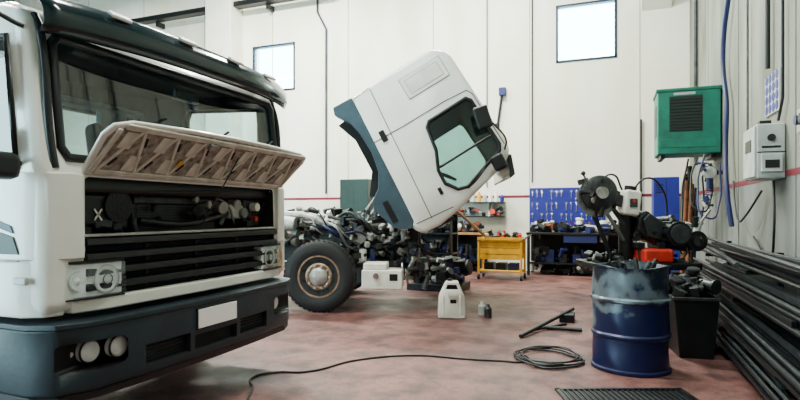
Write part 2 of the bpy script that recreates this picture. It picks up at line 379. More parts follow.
for y0 in (-0.80,-0.15,0.45):
    tube("wiper_arm_%d"%int(y0*100+100),[(0.0,y0,1.67),(-0.03,y0+0.3,1.80),(-0.06,y0+0.5,1.92)],0.012,BLACK,T)
    tube("wiper_blade_%d"%int(y0*100+100),[(-0.045,y0+0.2,1.82),(-0.07,y0+0.55,2.02)],0.010,BLACK,T)
# bonnet flap raised
dx,dz=0.30,0.285; ln=math.hypot(dx,dz); ang=math.atan2(dz,dx)
F=empty("bonnet_flap",(0.0,0.01,1.595),(0,-ang,0),T)
fp=[(0.0,-0.94),(0.02,-0.96),(ln-0.12,-1.0),(ln-0.04,-0.97),(ln,-0.86),(ln+0.02,-0.4),(ln+0.025,0),(ln+0.02,0.4),(ln,0.88),(ln-0.03,1.0),(ln-0.10,1.03),(0.02,1.0),(0.0,0.98)]
prism("outer_skin",fp,0.0,0.024,WHITE,F,axis='Z',bevel=0.01)
ip=[(x*0.9+0.02,y*0.965) for x,y in fp]
prism("inner_recess",ip,-0.006,0.0,FLAPDK,F,axis='Z')
for nm,(x0,x1) in {"rib_hinge":(0.02,0.055),"rib_free":(ln-0.05,ln-0.01)}.items():
    bx(nm,x0,x1,-0.90,0.93,-0.018,0.0,FLAPIN,F,bevel=0.008)
for nm,yv in (("a",-0.925),("b",0.965)): bx("rib_end_"+nm,0.03,ln-0.05,yv-0.02,yv+0.015,-0.018,0,FLAPIN,F,bevel=0.008)
yy=[-0.90+i*(1.83/14) for i in range(15)]
for i in range(14):
    a=(0.05,yy[i]) if i%2==0 else (ln-0.03,yy[i]); b=(ln-0.03,yy[i+1]) if i%2==0 else (0.05,yy[i+1])
    L_=math.hypot(b[0]-a[0],b[1]-a[1]); an=math.atan2(b[1]-a[1],b[0]-a[0])
    box("brace_%d"%i,((a[0]+b[0])/2,(a[1]+b[1])/2,-0.009),(L_,0.022,0.014),FLAPIN,F,0.006,(0,0,an))
    box("pad_%d"%i,(ln*(0.30 if i%2 else 0.70),(yy[i]+yy[i+1])/2,-0.009),(0.12,0.085,0.008),FLAPIN,F,0.02)
    box("slot_%d"%i,(ln*(0.70 if i%2 else 0.30),(yy[i]+yy[i+1])/2,-0.008),(0.07,0.016,0.008),DARK,F,0.004,(0,0,an))
box("latch",(ln-0.06,-0.2,-0.03),(0.05,0.08,0.03),STEEL,F,0.01); box("latch_label",(0.17,-0.35,-0.016),(0.045,0.035,0.004),YEL,F)
tube("flap_prop",[(0.22,0.15,1.78),(0.02,0.0,1.3)],0.005,DSTEEL,T)
# engine bay content
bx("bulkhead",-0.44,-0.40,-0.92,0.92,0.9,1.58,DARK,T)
bx("radiator",-0.30,-0.16,-0.45,0.35,0.95,1.47,BLACK,T,0.01)
bx("radiator_top_tank",-0.31,-0.13,-0.46,0.36,1.44,1.49,DSTEEL,T,0.012)
for i in range(9): bx("radiator_fin_%d"%i,-0.165,-0.15,-0.42,0.32,1.28+i*0.018,1.286+i*0.018,DSTEEL,T)
bx("service_box_a",-0.28,-0.10,-0.88,-0.52,1.27,1.50,BLACK,T,0.03)
cyl("air_duct",(-0.12,-0.62,1.42),(-0.08,-0.62,1.42),0.10,GREASE,T,28)
for s in(1,-1): box("chalk_%d"%s,(-0.092,-0.76,1.37),(0.004,0.010,0.085),CHALK,T,0,(s*R(38),0,0))
bx("coolant_tank",-0.26,-0.08,0.42,0.62,1.33,1.45,LGREY,T,0.03)
cyl("tank_cap",(-0.15,0.50,1.44),(-0.15,0.50,1.50),0.04,BLACK,T); cyl("cap_round",(-0.10,0.58,1.38),(-0.05,0.58,1.38),0.04,STEEL,T)
cyl("cap_round_b",(-0.1,0.74,1.43),(-0.04,0.74,1.43),0.035,CREAM,T); cyl("oil_cap",(-0.1,0.74,1.33),(-0.05,0.74,1.33),0.022,RED,T)
bx("fuse_box",-0.28,-0.12,0.66,0.88,1.27,1.50,DSTEEL,T,0.02)
clutter("bay_fittings",(-0.24,-0.5,1.28),(-0.09,0.88,1.50),46,[GREASE,BLACK,DSTEEL,DSTEEL,BLACK,ALU],T,0.025,0.07,5)
clutter("bay_fittings_near",(-0.22,-0.88,1.27),(-0.09,-0.5,1.33),12,[GREASE,BLACK,DSTEEL],T,0.025,0.06,6)
tube("coolant_hose",[(-0.1,-0.45,1.33),(-0.06,-0.1,1.30),(-0.06,0.2,1.34),(-0.1,0.42,1.38)],0.022,BLACK,T)
tube("wire_loom",[(-0.1,-0.88,1.54),(-0.07,-0.3,1.52),(-0.07,0.3,1.54),(-0.1,0.88,1.53)],0.014,BLACK,T)
tube("brake_pipe",[(-0.12,0.30,1.50),(-0.06,0.38,1.44),(-0.06,0.44,1.33),(-0.1,0.5,1.29)],0.010,STEEL,T)
# grille
for i,z in enumerate((0.93,1.015,1.10,1.185)):
    prism("grille_slat_%d"%i,[(-0.02,z),(0.035,z+0.012),(0.03,z+0.05),(-0.04,z+0.062)],-0.93,0.93,BLACK,T,bevel=0.006)
bx("grille_backing",-0.08,-0.05,-0.92,0.92,0.9,1.25,DARK,T)
bx("grille_top_bar",-0.05,0.03,-0.95,0.95,1.245,1.260,LGREY,T,0.004)
for i,y in enumerate((-0.45,0,0.45)): bx("grille_stay_%d"%i,-0.06,-0.03,y-0.015,y+0.015,0.92,1.25,BLACK,T)
prism("valance_strip",[(0.0,-1.0),(0.05,-0.8),(0.07,0),(0.05,0.8),(0.0,1.0),(-0.1,1.0),(-0.1,-1.0)],0.825,0.900,WHITE,T,axis='Z',bevel=0.012)
for s in(-1,1):
    prism("corner_panel_%s"%("near" if s<0 else "far"),[(0.03,s*0.94),(0.025,s*1.02),(-0.02,s*1.12),(-0.14,s*1.175),(-0.34,s*1.18),(-0.34,s*1.14),(-0.05,s*0.94)],1.125,1.60,WHITE,T,axis='Z',bevel=0.012)
    prism("corner_lower_%s"%("near" if s<0 else "far"),[(-0.02,s*1.03),(-0.06,s*1.12),(-0.16,s*1.178),(-0.55,s*1.18),(-0.55,s*1.12),(-0.08,s*1.0)],0.82,1.12,WHITE,T,axis='Z',bevel=0.012)
    hp=[(0.055,s*0.70),(0.05,s*0.88),(0.02,s*1.01),(-0.03,s*1.07),(-0.12,s*1.07),(-0.12,s*0.70)]
    nm="near" if s<0 else "far"
    prism("headlamp_housing_"+nm,[(x-0.022,y) for x,y in hp],0.905,1.098,LAMPREF,T,axis='Z',bevel=0.01)
    prism("headlamp_bezel_"+nm,[(x+0.002,y) for x,y in hp],0.897,0.906,BLACK,T,axis='Z')
    prism("headlamp_bezel_top_"+nm,[(x-0.01,y) for x,y in hp],1.098,1.112,BLACK,T,axis='Z')
    lathe("headlamp_reflector_"+nm,[(0.085,0.0),(0.085,0.012),(0.07,0.02),(0.03,0.004),(0.028,0.02),(0.001,0.028)],(0.018,s*0.81,1.0),LAMPREF,T,'X',28)
    torus("headlamp_ring_"+nm,(0.038,s*0.81,1.0),0.082,0.003,LGREY,T,(0,R(90),0))
    torus("headlamp_inner_ring_"+nm,(0.046,s*0.81,1.0),0.03,0.003,DSTEEL,T,(0,R(90),0))
    lathe("headlamp_dip_"+nm,[(0.055,0.0),(0.055,0.012),(0.045,0.02),(0.02,0.004),(0.02,0.02),(0.001,0.028)],(-0.012,s*0.97,1.0),LAMPREF,T,'X',24)
    torus("headlamp_dip_ring_"+nm,(0.006,s*0.97,1.0),0.055,0.003,LGREY,T,(0,R(90),0))
    hf=[(x+0.012,y) for x,y in hp[:4]]
    for q in range(3):
        (xa,ya),(xb_,yb_)=hf[q],hf[q+1]
        quad("headlamp_lens_%s_%d"%(nm,q),[(xa,ya,0.908),(xb_,yb_,0.908),(xb_-0.012,yb_,1.094),(xa-0.012,ya,1.094)],CLEAR,T)
    bx("side_repeater_"+nm,-0.20,-0.10,s*1.165,s*1.19,1.0,1.04,LGREY,T,0.01)
bp=[(-0.78,-1.17),(-0.12,-1.18),(0.03,-1.12),(0.11,-0.95),(0.145,-0.5),(0.155,0),(0.145,0.5),(0.11,0.95),(0.03,1.12),(-0.12,1.18),(-0.78,1.17),(-0.78,1.05),(-0.15,1.0),(-0.15,-1.0),(-0.78,-1.05)]
b=prism("bumper",bp,0.40,0.77,BUMP,T,axis='Z',bevel=0.025,seg=3)
cs=[]
for s in(-1,1): cs.append(box("c",(0.06,s*0.88,0.595),(0.20,0.50,0.165),BLACK,T,0.03,(0,0,s*R(-15))))
cs+= [bx("c",0.09,0.4,-0.62,-0.26,0.46,0.585,DARK,T), bx("c",0.09,0.4,0.26,0.62,0.46,0.585,DARK,T), bx("c",0.10,0.4,-0.22,0.22,0.46,0.56,DARK,T)]
cut(b,cs)
prism("bumper_step",[(x+0.012 if x>0 else x,y*1.005) for x,y in bp],0.757,0.79,BUMP,T,axis='Z',bevel=0.008)
prism("bumper_lip",[(x*0.9,y*0.985) for x,y in bp],0.36,0.40,BLACK,T,axis='Z')
for s in(-1,1):
    for q,rr in ((0.75,0.064),(0.90,0.064),(1.02,0.050)):
        xo=0.055-(abs(q)-0.74)*0.33
        lathe("fog_lamp_%d"%int(s*q*100),[(rr,-0.03),(rr,0.008),(rr*0.85,0.02),(rr*0.5,0.026),(0.001,0.028)],(xo,s*q,0.60),LAMPREF,T,'X',24)
        torus("fog_ring_%d"%int(s*q*100),(xo+0.01,s*q,0.60),rr,0.006,BLACK,T,(0,R(90),0))
bx("number_plate",0.159,0.167,-0.20,0.20,0.600,0.728,PLATE,T,0.004); bx("plate_holder",0.15,0.160,-0.212,0.212,0.588,0.740,BLACK,T,0.004)
for k in range(5): bx("lower_mesh_%d"%k,0.088,0.096,-0.62,0.62,0.475+k*0.024,0.480+k*0.024,BUMP,T)
for s,nm in((-1,"near"),(1,"far")):
    y=s*1.152
    bx("door_gap_front_"+nm,-0.215,-0.205,y-0.002,y+0.002,0.95,1.62,BLACK,T); bx("door_gap_rear_"+nm,-1.21,-1.2,y-0.002,y+0.002,1.0,2.42,BLACK,T)
    bx("door_belt_"+nm,-1.2,-0.2,y-0.012,y+0.008,1.565,1.60,BLACK,T,0.004)
    prism("stripe_dark_"+nm,[(-0.16,1.16),(-0.20,1.25),(-0.55,1.34),(-0.55,1.16)],s*1.182-0.004,s*1.182+0.004,DGREEN,T)
    prism("stripe_grey_"+nm,[(-0.20,1.27),(-0.22,1.31),(-0.55,1.41),(-0.55,1.36)],s*1.182-0.004,s*1.182+0.004,GUN,T)
    prism("stripe_door_"+nm,[(-0.55,1.16),(-0.55,1.34),(-1.2,1.44),(-1.2,1.24)],s*1.152-0.004,s*1.152+0.004,DGREEN,T)
    bx("door_handle_"+nm,-1.15,-0.98,y-0.03*(1 if s<0 else 0),y+0.03*(1 if s>0 else 0),1.50,1.54,BLACK,T,0.005)
    bx("entry_step_"+nm,-0.75,-0.3,s*1.02,s*1.16,0.42,0.77,BUMP,T,0.02)
    tube("mirror_arm_"+nm,[(-0.18,s*1.14,2.38),(-0.28,s*1.32,2.42),(-0.3,s*1.34,2.1),(-0.3,s*1.34,1.75),(-0.2,s*1.15,1.62)],0.013,BLACK,T)
    box("mirror_large_"+nm,(-0.36,s*1.33,2.15),(0.10,0.19,0.38),BLACK,T,0.03); box("mirror_small_"+nm,(-0.33,s*1.33,1.76),(0.09,0.19,0.18),BLACK,T,0.03)
    quad("mirror_face_"+nm,[(-0.413,s*1.33-0.08,1.98),(-0.413,s*1.33+0.08,1.98),(-0.413,s*1.33+0.08,2.32),(-0.413,s*1.33-0.08,2.32)],CHROME,T)
box("kerb_mirror",(-0.12,-1.30,1.62),(0.12,0.16,0.14),BLACK,T,0.04); tube("kerb_mirror_arm",[(-0.2,-1.14,1.64),(-0.12,-1.25,1.68)],0.012,BLACK,T)
for s in(-1,1): bx("chassis_rail_%d"%s,-6.8,-0.2,s*0.42-0.04,s*0.42+0.04,0.62,0.86,GREASE,T)
for i,x in enumerate((-0.35,-2.2,-4,-5.4,-6.7)): bx("cross_member_%d"%i,x-0.05,x+0.05,-0.42,0.42,0.66,0.8,GREASE,T)
bx("engine_block",-1.5,-0.5,-0.35,0.35,0.5,0.98,GREASE,T,0.03)
cyl("front_axle",(-1.28,-0.95,0.48),(-1.28,0.95,0.48),0.06,GREASE,T); cyl("rear_axle",(-5.0,-0.95,0.48),(-5.0,0.95,0.48),0.09,GREASE,T)
wheel("wheel_front_near",(-1.28,-1.13,0.5),T,-1); wheel("wheel_front_far",(-1.28,1.13,0.5),T,1)
wheel("wheel_rear_near",(-5.0,-1.13,0.5),T,-1); wheel("wheel_rear_far",(-5.0,1.13,0.5),T,1)
bx("side_tank",-3.3,-2.2,-1.1,-0.5,0.45,0.95,ALU,T,0.06)

# ================================================================ second truck (tilted cab)
U=empty("truck",(-3.75,6.60,0),(0,0,R(17)))
C=empty("tilted_cab",(0.44,0,2.955),(0,R(62),0),U)
pr=[(0,0),(-0.05,0.6),(-0.07,1.28),(0.02,1.42),(0.16,1.49),(1.55,1.60),(1.69,1.57),(1.80,1.43),(2.05,0.6),(2.12,0.28),(2.12,0.02),(1.98,-0.09),(1.5,-0.06)]
cb=prism("cab_shell",pr,0,2.3,WHITE,C,bevel=0.07,seg=4)
ic=[(0.07,0.08),(0.02,1.26),(0.18,1.42),(1.55,1.53),(1.68,1.48),(1.95,0.6),(2.0,0.1)]
win=[(0.865,0.74),(0.80,0.80),(0.76,1.38),(0.82,1.43),(1.52,1.49),(1.60,1.45),(1.83,0.85),(1.80,0.72),(1.65,0.60),(1.45,0.60),(1.2,0.70)]
cc=[prism("c",ic,0.07,2.23,DARK,C), prism("c",win,-0.5,2.8,BLACK,C), prism("c",[(1.5,1.36),(2.1,1.36),(2.5,0.62),(1.7,0.62)],0.12,2.18,BLACK,C,bevel=0.03)]
cut(cb,cc)
for y,nm in((0.035,"near"),(2.265,"far")):
    prism("door_glass_"+nm,win,y-0.003,y+0.003,GLASS,C)
quad("windscreen",[(1.80,0.1,1.37),(1.80,2.2,1.37),(2.035,2.2,0.61),(2.035,0.1,0.61)],GLASS,C)
tube("window_seal",[(x,-0.002,z) for x,z in win],0.026,BLACK,C,smooth=False,cyclic=True)
cyl("window_divider",(1.42,0.03,0.61),(1.36,0.03,1.48),0.018,BLACK,C,10)
box("side_panel_groove",(0.245,-0.0015,1.02),(0.312,0.006,0.64),GAP,C,0.0,(0,R(-3),0)); 
o=box("side_panel",(0.245,-0.006,1.02),(0.30,0.016,0.628),WHITE,C,0.007,(0,R(-3),0))
box("side_panel_inner_groove",(0.245,-0.0145,1.02),(0.208,0.003,0.508),GAP,C,0,(0,R(-3),0))
o=box("side_panel_inner",(0.245,-0.016,1.02),(0.20,0.006,0.50),CREAM,C,0.003,(0,R(-3),0))
tube("door_gap_line",[(0.70,0.0,-0.02),(0.69,0.0,0.5),(0.66,0.0,1.1),(0.67,0.0,1.44),(0.75,0.0,1.49),(1.55,0.0,1.55)],0.007,GAP,C,smooth=False)
tube("door_gap_front",[(1.98,0.0,0.55),(1.95,0.0,0.0)],0.007,GAP,C,smooth=False)
tube("body_crease",[(0.02,0.0,0.30),(0.69,0.0,0.27),(1.98,0.0,0.22)],0.006,GAP,C,smooth=False)
tube("rear_corner_gap",[(0.0,0.0,0.30),(0.03,0,0.02)],0.005,GAP,C,smooth=False)
bx("door_handle",0.60,0.76,-0.02,0.01,0.12,0.20,BLACK,C,0.01)
bx("side_marker",1.66,1.76,-0.012,0.01,0.47,0.52,BLACK,C,0.005)
fe=[(0.0,0.02),(0.0,-0.27),(0.10,-0.30),(0.16,-0.26),(0.28,-0.17),(0.5,-0.11),(0.8,-0.09),(1.08,-0.13),(1.28,-0.24),(1.40,-0.40),(1.52,-0.43),(1.86,-0.30),(1.98,-0.09),(1.9,0.0)]
prism("wheel_arch_fender",fe,0.0,0.22,GUN,C,bevel=0.012); prism("wheel_arch_fender_far",fe,2.08,2.3,GUN,C,bevel=0.012)
prism("floor_pan",[(0.1,0.0),(0.1,-0.12),(0.5,-0.07),(1.3,-0.07),(1.9,-0.12),(1.95,0.0)],0.22,2.08,BLACK,C)
prism("inner_arch",[(0.15,-0.05),(0.2,-0.34),(0.5,-0.22),(1.0,-0.22),(1.3,-0.42),(1.4,-0.05)],0.25,0.5,DARK,C)
bx("entry_step_a",1.48,1.80,-0.01,0.14,-0.28,-0.20,BLACK,C)
bx("underbody_tunnel",0.3,1.8,0.8,1.5,-0.18,0.0,GREASE,C)
tube("mirror_arm",[(1.62,0.0,1.52),(1.50,-0.22,1.56),(1.25,-0.26,1.50)],0.013,BLACK,C)
box("mirror_large",(1.13,-0.26,1.42),(0.30,0.08,0.2),BLACK,C,0.03,(0,R(10),0))
tube("mirror_arm_low",[(1.85,0.0,0.85),(1.80,-0.2,1.0),(1.72,-0.2,1.15)],0.012,BLACK,C)
box("mirror_kerb",(1.74,-0.18,1.34),(0.22,0.10,0.18),BLACK,C,0.04)
prism("sun_visor",[(1.72,1.58),(1.98,1.50),(2.0,1.42),(1.97,1.42),(1.70,1.55)],0.1,2.2,VISOR,C)
bx("front_grille",2.10,2.14,0.25,2.05,0.08,0.5,BLACK,C)
for s in (0.55,1.75):
    bx("seat_back_%d"%int(s*10),0.35,0.5,s-0.22,s+0.22,0.5,1.25,SEAT,C,0.05); bx("seat_cushion_%d"%int(s*10),0.5,0.95,s-0.22,s+0.22,0.35,0.5,SEAT,C,0.04)
torus("steering_wheel",(1.45,1.75,0.72),0.2,0.018,BLACK,C,(0,R(-40),0))
for s in(0.74,1.56): bx("chassis_rail_%d"%int(s*10),-7,1.25,s-0.04,s+0.04,0.66,0.92,GREASE,U)
for i,x in enumerate((1.2,-1.2,-3,-5)): bx("cross_member_%d"%i,x-0.06,x+0.06,0.74,1.56,0.68,0.88,GREASE,U)
bx("engine_block",-0.5,0.95,0.85,1.45,0.55,1.15,DSTEEL,U,0.04)
for i in range(4): bx("rocker_cover_%d"%i,-0.42+i*0.33,-0.15+i*0.33,0.9,1.4,1.15,1.26,ALU,U,0.03)
cyl("intake_pipe",(-0.45,0.78,1.2),(0.75,0.78,1.2),0.055,ALU,U)
cyl("air_tank_a",(-1.1,0.35,1.30),(-0.42,0.35,1.22),0.10,ALU,U); cyl("air_tank_b",(-1.5,0.4,1.05),(-0.7,0.4,1.05),0.1,LGREY,U)
tube("intake_bellows",[(-0.6,0.5,1.36),(-0.3,0.45,1.34),(-0.05,0.5,1.22),(0.15,0.6,1.1)],0.05,ALU,U)
cyl("turbo",(0.3,0.52,1.02),(0.3,0.75,1.02),0.12,DSTEEL,U); cyl("turbo_b",(0.5,0.56,1.02),(0.5,0.75,1.02),0.09,ALU,U)
cyl("alternator",(0.85,0.6,0.95),(1.02,0.6,0.95),0.09,ALU,U); cyl("fan_pulley",(0.98,1.15,0.95),(1.05,1.15,0.95),0.25,BLACK,U)
cyl("oil_filter",(0.55,0.5,0.62),(0.55,0.5,0.85),0.055,CREAM,U); cyl("filter_b",(0.7,0.5,0.62),(0.7,0.5,0.85),0.05,BLUE,U)
bx("radiator",1.12,1.2,0.75,1.6,0.6,1.25,BLACK,U,0.01)
bx("front_crossbeam",1.22,1.34,0.35,1.95,0.45,0.85,GREASE,U,0.02)
prism("front_spring",[(-0.7,0.62),(0,0.5),(0.7,0.62),(0.7,0.68),(0,0.58),(-0.7,0.68)],0.42,0.5,GREASE,U)
bx("battery_box",0.60,1.16,0.0,0.38,0.33,0.60,CREAM,U,0.02); bx("battery_box_lid",0.62,0.95,0.02,0.36,0.60,0.69,CREAM,U,0.02); bx("battery_box_notch",0.98,1.1,-0.004,0.1,0.45,0.55,BLACK,U,0.01)
cyl("battery_box_knob",(0.80,-0.03,0.52),(0.80,0.02,0.52),0.04,CHROME,U)
bx("box_bracket",0.7,1.1,0.38,0.72,0.45,0.70,GREASE,U)
tube("mudguard",[(-0.62,0.16,0.7),(-0.55,0.16,0.9),(-0.42,0.16,1.03)],0.02,BLACK,U)
clutter("engine_parts_top",(-0.65,0.5,1.02),(1.0,0.85,1.42),120,[ALU,GREASE,BLACK,DSTEEL,DSTEEL,ALU,CREAM,STEEL,GREASE],U,0.03,0.10,11)
clutter("engine_parts_mid",(0.35,0.35,0.62),(1.25,0.72,1.08),90,[GREASE,BLACK,DSTEEL,GREASE,ALU,BLACK],U,0.03,0.11,12)
clutter("engine_parts_front",(1.2,0.15,0.40),(1.5,0.6,0.95),34,[GREASE,BLACK,DSTEEL,BLACK,ALU,BLUE],U,0.04,0.11,13)
clutter("chassis_fittings",(-2.4,0.45,0.85),(-0.6,0.8,1.25),60,[GREASE,BLACK,DSTEEL,ALU],U,0.04,0.13,14)
for k in range(16):
    random.seed(k+3); x0=random.uniform(-0.6,0.6); z0=random.uniform(0.95,1.42)
    tube("engine_hose_%d"%k,[(x0,0.55,z0),(x0+0.2,0.42+random.uniform(-.1,.1),z0+random.uniform(-0.1,0.1)),(x0+0.4,0.45,z0+random.uniform(-0.25,0.0)),(x0+0.55,0.7,z0-0.2)],random.choice((0.010,0.014,0.024)),random.choice((BLACK,GREASE,ALU,STEEL,BLACK,BLUE)),U)
bx("air_filter_housing",-1.0,-0.45,0.85,1.5,0.95,1.38,BLACK,U,0.05)
cyl("cab_tilt_ram",(0.2,0.68,0.9),(1.05,0.68,2.05),0.03,STEEL,U); cyl("cab_tilt_ram_far",(0.2,1.62,0.9),(1.05,1.62,2.05),0.03,STEEL,U)
bx("cab_hinge_near",1.18,1.36,0.62,0.78,0.8,1.32,GREASE,U,0.02); bx("cab_hinge_far",1.18,1.36,1.55,1.70,0.8,1.32,GREASE,U,0.02)
cyl("front_axle",(0,0.2,0.46),(0,2.1,0.46),0.06,GREASE,U); cyl("rear_axle",(-3.8,0.2,0.46),(-3.8,2.1,0.46),0.09,GREASE,U)
wheel("wheel_front_near",(0,0,0.5),U,-1); wheel("wheel_front_far",(0,2.3,0.5),U,1)
wheel("wheel_rear_near",(-3.8,0,0.5),U,-1); wheel("wheel_rear_far",(-3.8,2.3,0.5),U,1)
cyl("brake_drum",(0,0.29,0.5),(0,0.45,0.5),0.22,GREASE,U)

# ================================================================ floor things
e=empty("white_jerry_can",(-1.96,6.98,0),(0,0,R(18)))
ob=prism("can_body",[(-0.175,0),(0.175,0),(0.18,0.05),(0.165,0.30),(0.12,0.40),(0.09,0.48),(-0.07,0.48),(-0.11,0.40),(-0.165,0.28),(-0.18,0.05)],-0.12,0.12,CREAM,e,bevel=0.02)
cut(ob,[prism("c",[(-0.055,0.445),(0.06,0.445),(0.085,0.385),(-0.08,0.385)],-0.3,-0.05,BLACK,e), prism("c",[(-0.02,0.20),(0.06,0.20),(0.06,0.25),(-0.02,0.25)],-0.3,-0.10,BLACK,e)])
bx("can_rib_a",-0.12,-0.10,-0.128,-0.11,0.04,0.30,CREAM,e,0.005); bx("can_rib_b",0.10,0.12,-0.128,-0.11,0.04,0.30,CREAM,e,0.005)
cyl("can_cap",(-0.02,0.03,0.48),(-0.02,0.03,0.51),0.035,BLACK,e)
for x,y,m_ in((-1.62,7.30,LGREY),(-1.50,7.12,DSTEEL)):
    lathe("oil_bottle",[(0.05,0),(0.05,0.12),(0.025,0.15),(0.022,0.18)],(x,y,0.0),m_,None,'Z',18)
cp=[(-2.05,2.0),(-2.25,2.75),(-2.6,3.55),(-2.78,3.80),(-2.70,3.98),(-2.45,4.10),(-2.2,4.6),(-1.75,4.95),(-1.25,5.0),(-0.95,5.05),(-0.75,5.1)]
ca=[(x,y,0.010) for x,y in cp]
for k in range(40):
    a=k*0.70; rx=0.26-0.05*math.sin(k*1.3); ry=0.40-0.09*math.cos(k*.9)
    ca.append((-0.55+rx*math.cos(a+3.3)+0.03*math.sin(k*2.1), 5.32+ry*math.sin(a+3.3)*0.8+0.03*math.cos(k*1.7), 0.010+0.0009*k))
tube("power_cable",ca,0.009,CABLE)
e=empty("steel_offcuts",(0,0,0))
cyl("pipe_a",(-0.92,6.08,0.022),(-0.45,7.5,0.12),0.022,BAR,e,10); cyl("pipe_b",(-0.70,6.62,0.03),(-0.30,6.62,0.03),0.025,BAR,e,10)
bx("angle_block",-0.60,-0.42,7.15,7.4,0,0.10,BAR,e,0.01); cyl("pipe_c",(-0.85,6.4,0.03),(-0.5,6.9,0.03),0.018,BAR,e,10)
e=empty("floor_drain_grate",(0.16,4.30,0),(0,0,R(21)))
bx("pit",-0.47,0.47,-0.27,0.27,0.0,0.006,DARK,e); 
for k_,(a,b,c_,d) in enumerate(((-0.49,0.49,-0.29,-0.26),(-0.49,0.49,0.26,0.29),(-0.49,-0.46,-0.29,0.29),(0.46,0.49,-0.29,0.29))): bx("frame_%d"%k_,a,b,c_,d,0,0.018,BAR,e)
for k in range(22): bx("slat_%d"%k,-0.45+k*0.042,-0.438+k*0.042,-0.26,0.26,0.004,0.016,BAR,e)
# ---- drum
D=empty("oil_drum",(0.17,5.30,0))
dp=[(0.315,0.0),(0.325,0.01),(0.325,0.03),(0.31,0.04),(0.31,0.29),(0.325,0.305),(0.325,0.325),(0.31,0.34),(0.31,0.60),(0.325,0.615),(0.325,0.635),(0.31,0.65),(0.31,0.90),(0.325,0.91),(0.325,0.93),(0.305,0.93),(0.300,0.90),(0.300,0.72),(0.001,0.70)]
dm=bpy.data.materials.new("drum_blue_and_bare"); dm.use_nodes=True
nt=dm.node_tree;N=nt.nodes;L=nt.links;bb=N["Principled BSDF"];bb.inputs["Roughness"].default_value=0.36;bb.inputs["Metallic"].default_value=0.25
tc=N.new("ShaderNodeTexCoord");nz=N.new("ShaderNodeTexNoise");nz.inputs["Scale"].default_value=3.2;nz.inputs["Detail"].default_value=9
L.new(tc.outputs["Object"],nz.inputs["Vector"]);sp=N.new("ShaderNodeSeparateXYZ");L.new(tc.outputs["Object"],sp.inputs[0])
ma=N.new("ShaderNodeMath");ma.operation='MULTIPLY_ADD';ma.inputs[1].default_value=0.55;L.new(sp.outputs["Z"],ma.inputs[0]);L.new(nz.outputs["Fac"],ma.inputs[2])
rp=N.new("ShaderNodeValToRGB");L.new(ma.outputs[0],rp.inputs["Fac"])
rp.color_ramp.elements[0].position=0.60;rp.color_ramp.elements[0].color=(0.003,0.008,0.055,1);rp.color_ramp.elements[1].position=0.99;rp.color_ramp.elements[1].color=(0.008,0.014,0.028,1)
q=rp.color_ramp.elements.new(0.80);q.color=(0.005,0.012,0.055,1);q=rp.color_ramp.elements.new(0.84);q.color=(0.10,0.14,0.17,1);q=rp.color_ramp.elements.new(0.92);q.color=(0.13,0.17,0.20,1)
L.new(rp.outputs[0],bb.inputs["Base Color"])
dr=lathe("drum_body",dp,(0,0,0),dm,D,'Z',64)
me=dr.data; bm=bmesh.new(); bm.from_mesh(me)
bmesh.ops.subdivide_edges(bm,edges=[e_ for e_ in bm.edges if abs(e_.verts[0].co.z-e_.verts[1].co.z)>0.2],cuts=8,use_grid_fill=True); bm.to_mesh(me); bm.free()
for v in me.vertices:
    a=math.atan2(v.co.y,v.co.x); k=1-0.04*max(0,math.sin(3*a+1.2))*abs(math.sin(v.co.z*9+a*2))-0.025*math.sin(7*a+v.co.z*12)*(1 if v.co.z>0.62 else 0.35)
    v.co.x*=k*1.03; v.co.y*=k*1.03
    if v.co.z>0.92: v.co.z-=0.015*(1+math.sin(3*a))
for p in me.polygons: p.use_smooth=True
for k in range(9):
    random.seed(k); a=random.uniform(0,6.28); cyl("scrap_%d"%k,(0.12*math.cos(a),0.12*math.sin(a),0.70),(0.22*math.cos(a+.5),0.22*math.sin(a+.5),0.92+random.uniform(0,.05)),0.02,random.choice((BAR,DSTEEL,GREASE)),D,10)

# ---- saw machine
M=empty("metal_cutting_saw",(0.27,7.16,0),(0,0,R(21)))
prism("stand",[(-0.34,0.0),(0.42,0.0),(0.34,0.74),(-0.26,0.74)],-0.22,0.25,GREASE,M,bevel=0.02)
bx("coolant_tray",-0.60,0.66,-0.32,0.34,0.72,0.80,BAR,M,0.015)
bx("vice_base",0.0,0.34,-0.30,0.10,0.80,0.96,RED,M,0.03); bx("vice_jaw",-0.04,0.05,-0.2,0.1,0.96,1.03,BAR,M,0.01); bx("vice_jaw_b",0.2,0.30,-0.2,0.1,0.96,1.03,BAR,M,0.01)
cyl("vice_screw",(0.28,-0.06,0.95),(0.56,-0.06,0.95),0.02,STEEL,M); torus("vice_handwheel",(0.57,-0.06,0.95),0.08,0.012,STEEL,M,(0,R(90),0))
cyl("column",(-0.08,0.05,0.8),(-0.08,0.05,1.42),0.085,GREASE,M)
box("gear_head",(-0.07,-0.03,1.50),(0.19,0.24,0.30),CREAM,M,0.03,(0,R(8),0)); box("head_switch",(-0.07,-0.16,1.50),(0.09,0.03,0.10),DSTEEL,M,0.01); cyl("head_button",(-0.07,-0.18,1.52),(-0.07,-0.16,1.52),0.02,RED,M,12)
cyl("head_cap",(-0.06,-0.03,1.64),(-0.05,-0.03,1.70),0.07,GREASE,M,20)
prism("saw_arm",[(0.00,1.34),(0.10,1.42),(0.30,1.26),(0.50,1.16),(0.68,1.22),(0.76,1.08),(0.68,0.90),(0.40,0.96),(0.10,1.04),(-0.02,1.16)],-0.14,0.12,GREASE,M,bevel=0.04)
prism("arm_cover",[(0.04,1.30),(0.12,1.38),(0.32,1.24),(0.48,1.15),(0.40,1.02),(0.10,1.10)],-0.17,-0.13,BARL,M,bevel=0.015)
